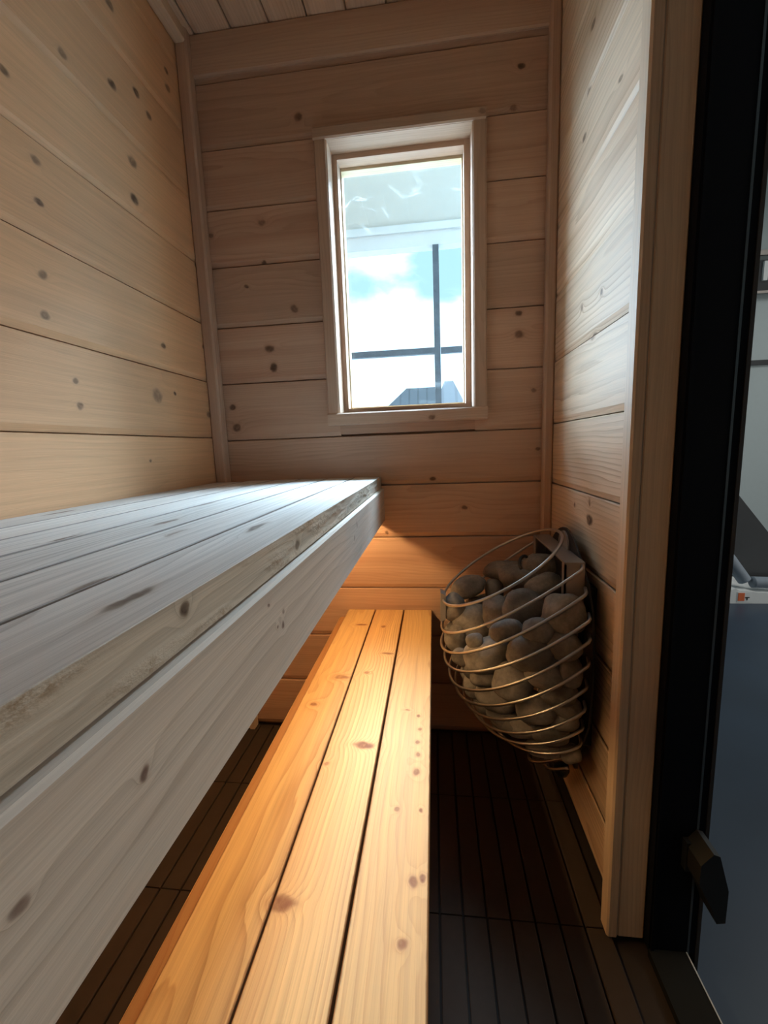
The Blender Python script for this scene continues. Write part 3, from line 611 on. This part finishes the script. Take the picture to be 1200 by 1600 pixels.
# ------------------------------------------------------------------ showroom outside the door
mb = MB(); mb.box(.3395, 4.2, -3.2, 3.3, -.80, -.765); struct(mb, 'floor_showroom', M['show_floor'])
mb = MB(); mb.box(1.86, 4.2, 3.2, 3.3, -.80, 1.60)
mb.build('wall_showroom', M['grey_wall'])['kind'] = 'structure'
mb = MB(); mb.box(4.1, 4.2, -3.2, 3.2, -.80, 1.60); struct(mb, 'wall_showroom_right', M['grey_wall'])
mb = MB(); mb.box(.3545, 4.2, -3.3, -3.2, -.80, 1.60); struct(mb, 'wall_showroom_front', M['grey_wall'])
mb = MB(); mb.solid([(.3545, 1.098, -.80), (.3945, 1.078, -.80), (1.92, 3.2, -.80), (1.86, 3.2, -.80), (.3545, 1.098, 1.60), (.3945, 1.078, 1.60), (1.92, 3.2, 1.60), (1.86, 3.2, 1.60)], [(0, 1, 2, 3), (4, 5, 6, 7), (0, 1, 5, 4), (1, 2, 6, 5), (2, 3, 7, 6), (3, 0, 4, 7)], 1); mb.box(.3540, .40, -3.2, YF-.05, -.80, 1.60); mb.box(.3545, .40, YF-.05, 1.098, .95, 1.60); struct(mb, 'wall_showroom_left', M['grey_wall'])
mb = MB(); mb.solid([(.3545, -3.3, 1.60), (4.2, -3.3, 1.60), (4.2, 3.3, 1.60), (1.86, 3.3, 1.60), (.3545, 1.098, 1.60), (.3545, -3.3, 1.65), (4.2, -3.3, 1.65), (4.2, 3.3, 1.65), (1.86, 3.3, 1.65), (.3545, 1.098, 1.65)], [(0, 1, 2, 3, 4), (5, 6, 7, 8, 9), (0, 1, 6, 5), (1, 2, 7, 6), (2, 3, 8, 7), (3, 4, 9, 8), (4, 0, 5, 9)], 1); struct(mb, 'ceiling_showroom', M['grey_wall'])
lp = empty('ceiling_lamp', 2.3, 1.2, 1.60, 'flat white ceiling lamp outside the sauna door', 'lamp')
mb = MB(); mb.box(1.6, 3.0, .1, 2.3, 1.46, 1.60); mb.build('lamp_housing', M['white'], lp)
# dark channel along the far wall
rl = empty('wall_rail', 2.2, 3.17, .88, 'dark double rail with pale bracket on the far grey wall', 'rail')
mb = MB(); mb.box(1.95, 3.6, 3.150, 3.199, .885, 1.070, 0); mb.build('channel', M['dark_panel'], rl)
mb = MB(); mb.box(1.95, 3.6, 3.135, 3.150, 1.095, 1.120, 0); mb.box(1.95, 3.6, 3.135, 3.150, .870, .885, 0); mb.box(1.95, 3.6, 3.150, 3.199, 1.120, 1.130, 0); mb.build('lip', M['sheet'], rl)
mb = MB(); mb.box(2.075, 2.100, 3.135, 3.150, .945, 1.060, 2); mb.build('bracket', M['white'], rl)
mb = MB(); mb.box(1.95, 3.6, 3.180, 3.199, .440, .470, 0); o = mb.build('wall_bar', M['dark_panel']); tag(o, 'thin dark horizontal bar below the double rail on the grey wall', 'bar')
# slanting charcoal cover, foam rolls and box on the floor
mb = MB(); mb.prism([(1.33, -.765), (1.33, -.08), (1.62, -.448), (1.87, -.765)], 2.31, 2.40, lambda a, p, q: (p, a, q), 2); o = mb.build('folded_cover', M['dark_panel']); tag(o, 'charcoal slanted cover standing against the grey wall beyond the door', 'cover')
def roll(name, a, b, r, label):
    mb = MB(); A = Vector(a); B = Vector(b); n = 8
    tube_into(mb, [tuple(A.lerp(B, t)) for t in (0, .012, .03, .5, .97, .988, 1)], r, 18)
    o = mb.build(name, M['foam'], None, True); tag(o, label, 'roll', 'grey foam rolls beyond the door'); return o
roll('foam_roll', (1.430, 2.06, -.672), (1.95, 2.06, -.690), .026, 'blue-grey foam roll lying level on the white box')
roll('foam_roll', (1.255, 2.10, -.44), (1.405, 2.07, -.668), .027, 'blue-grey foam roll slanting down behind the door frame edge')
bx = empty('white_box', 1.6, 2.05, -.765, 'torn white cardboard box with an orange warning label on the dark floor', 'box')
mb = MB(); mb.prism([(1.30, -.7640), (1.30, -.697), (1.330, -.6985), (1.345, -.6930), (1.360, -.7030), (1.40, -.7040), (1.44, -.7130), (1.47, -.7120), (1.52, -.7170), (1.95, -.7220), (1.95, -.7640)], 2.03, 2.28, lambda a, p, q: (p, a, q), 0); mb.build('box_body', M['white'], bx)
mb = MB(); mb.box(1.352, 1.408, 2.0285, 2.0300, -.7560, -.7090); lab = mb.build('warning_label', M['white'], bx); lab['label'] = 'small white sticker with orange square'
mb = MB(); mb.box(1.356, 1.383, 2.0270, 2.0285, -.7500, -.7130); mb.build('label_print', M['orange'], lab)
mb = MB(); mb.box(1.386, 1.404, 2.0270, 2.0285, -.7360, -.7320); mb.box(1.392, 1.396, 2.0270, 2.0285, -.7470, -.7320); mb.build('label_mark', M['black_plastic'], lab)

# ------------------------------------------------------------------ outside the window
mb = MB(); mb.box(-60, 40, 1.098, 80, -.90, -.81); struct(mb, 'ground_outside', M['ground'])
mb = MB(); mb.box(-3.0, 1.0, 2.0, 2.05, .932, 1.155); struct(mb, 'wall_porch_header', M['soffit'])
mb = MB(); mb.box(-3.0, 1.0, 1.985, 2.06, .902, .932); mb.box(-3.0, 1.0, 1.995, 2.05, .845, .902); struct(mb, 'beam_porch', M['beam'])
sf = empty('screen_frame', .024, 2.0, -.80, 'dark weathered post and rail standing outside under the porch beam', 'frame')
mb = MB(); mb.prism([(.0105, .845), (.0365, .845), (.0415, -.80), (.0135, -.80)], 1.99, 2.02, lambda a, p, q: (p, a, q), 2); mb.build('post', M['screen_bar'], sf)
mb = MB(); mb.box(-2.0, .0120, 1.992, 2.018, .4005, .4265, 0); mb.box(.0395, .35, 1.992, 2.018, .4000, .4250, 0); mb.build('rail', M['screen_bar'], sf)
def hip(name, cx, y0, y1, x0, x1, r0, r1, ze, zr, label):
    """house with hip roof: eaves x0..x1, y0..y1 at ze, ridge r0..r1 at zr"""
    e = empty(name, (x0+x1)/2, (y0+y1)/2, -.80, label, 'house')
    ym = (y0+y1)/2
    mb = MB(); mb.solid([(x0, y0, ze), (x1, y0, ze), (x1, y1, ze), (x0, y1, ze), (r0, ym, zr), (r1, ym, zr)], [(0, 1, 5, 4), (1, 2, 5), (2, 3, 4, 5), (3, 0, 4), (3, 2, 1, 0)], 0); mb.build('roof', M['roof'], e)
    mb = MB(); mb.box(x0+.4, x1-.4, y0+.4, y1-.4, -.80, ze); mb.build('wall', M['siding'], e)
hip('house', 0, 20.3, 23.7, -3.6, 2.6, -1.30, .25, .55, 2.83, 'distant house with long grey hip roof seen low in the window')
hip('house', 0, 13, 16.4, -.27, 1.32, .388, .668, .40, 2.06, 'distant house with narrow grey hip roof at the lower right of the window')
hip('house', 0, 27.5, 30.5, -5.5, -2.0, -4.05, -3.2, .6, 2.62, 'farthest low grey roof left of the other two roofs in the window')
for o in list(bpy.data.objects):
    if '_org' in o: del o['_org']
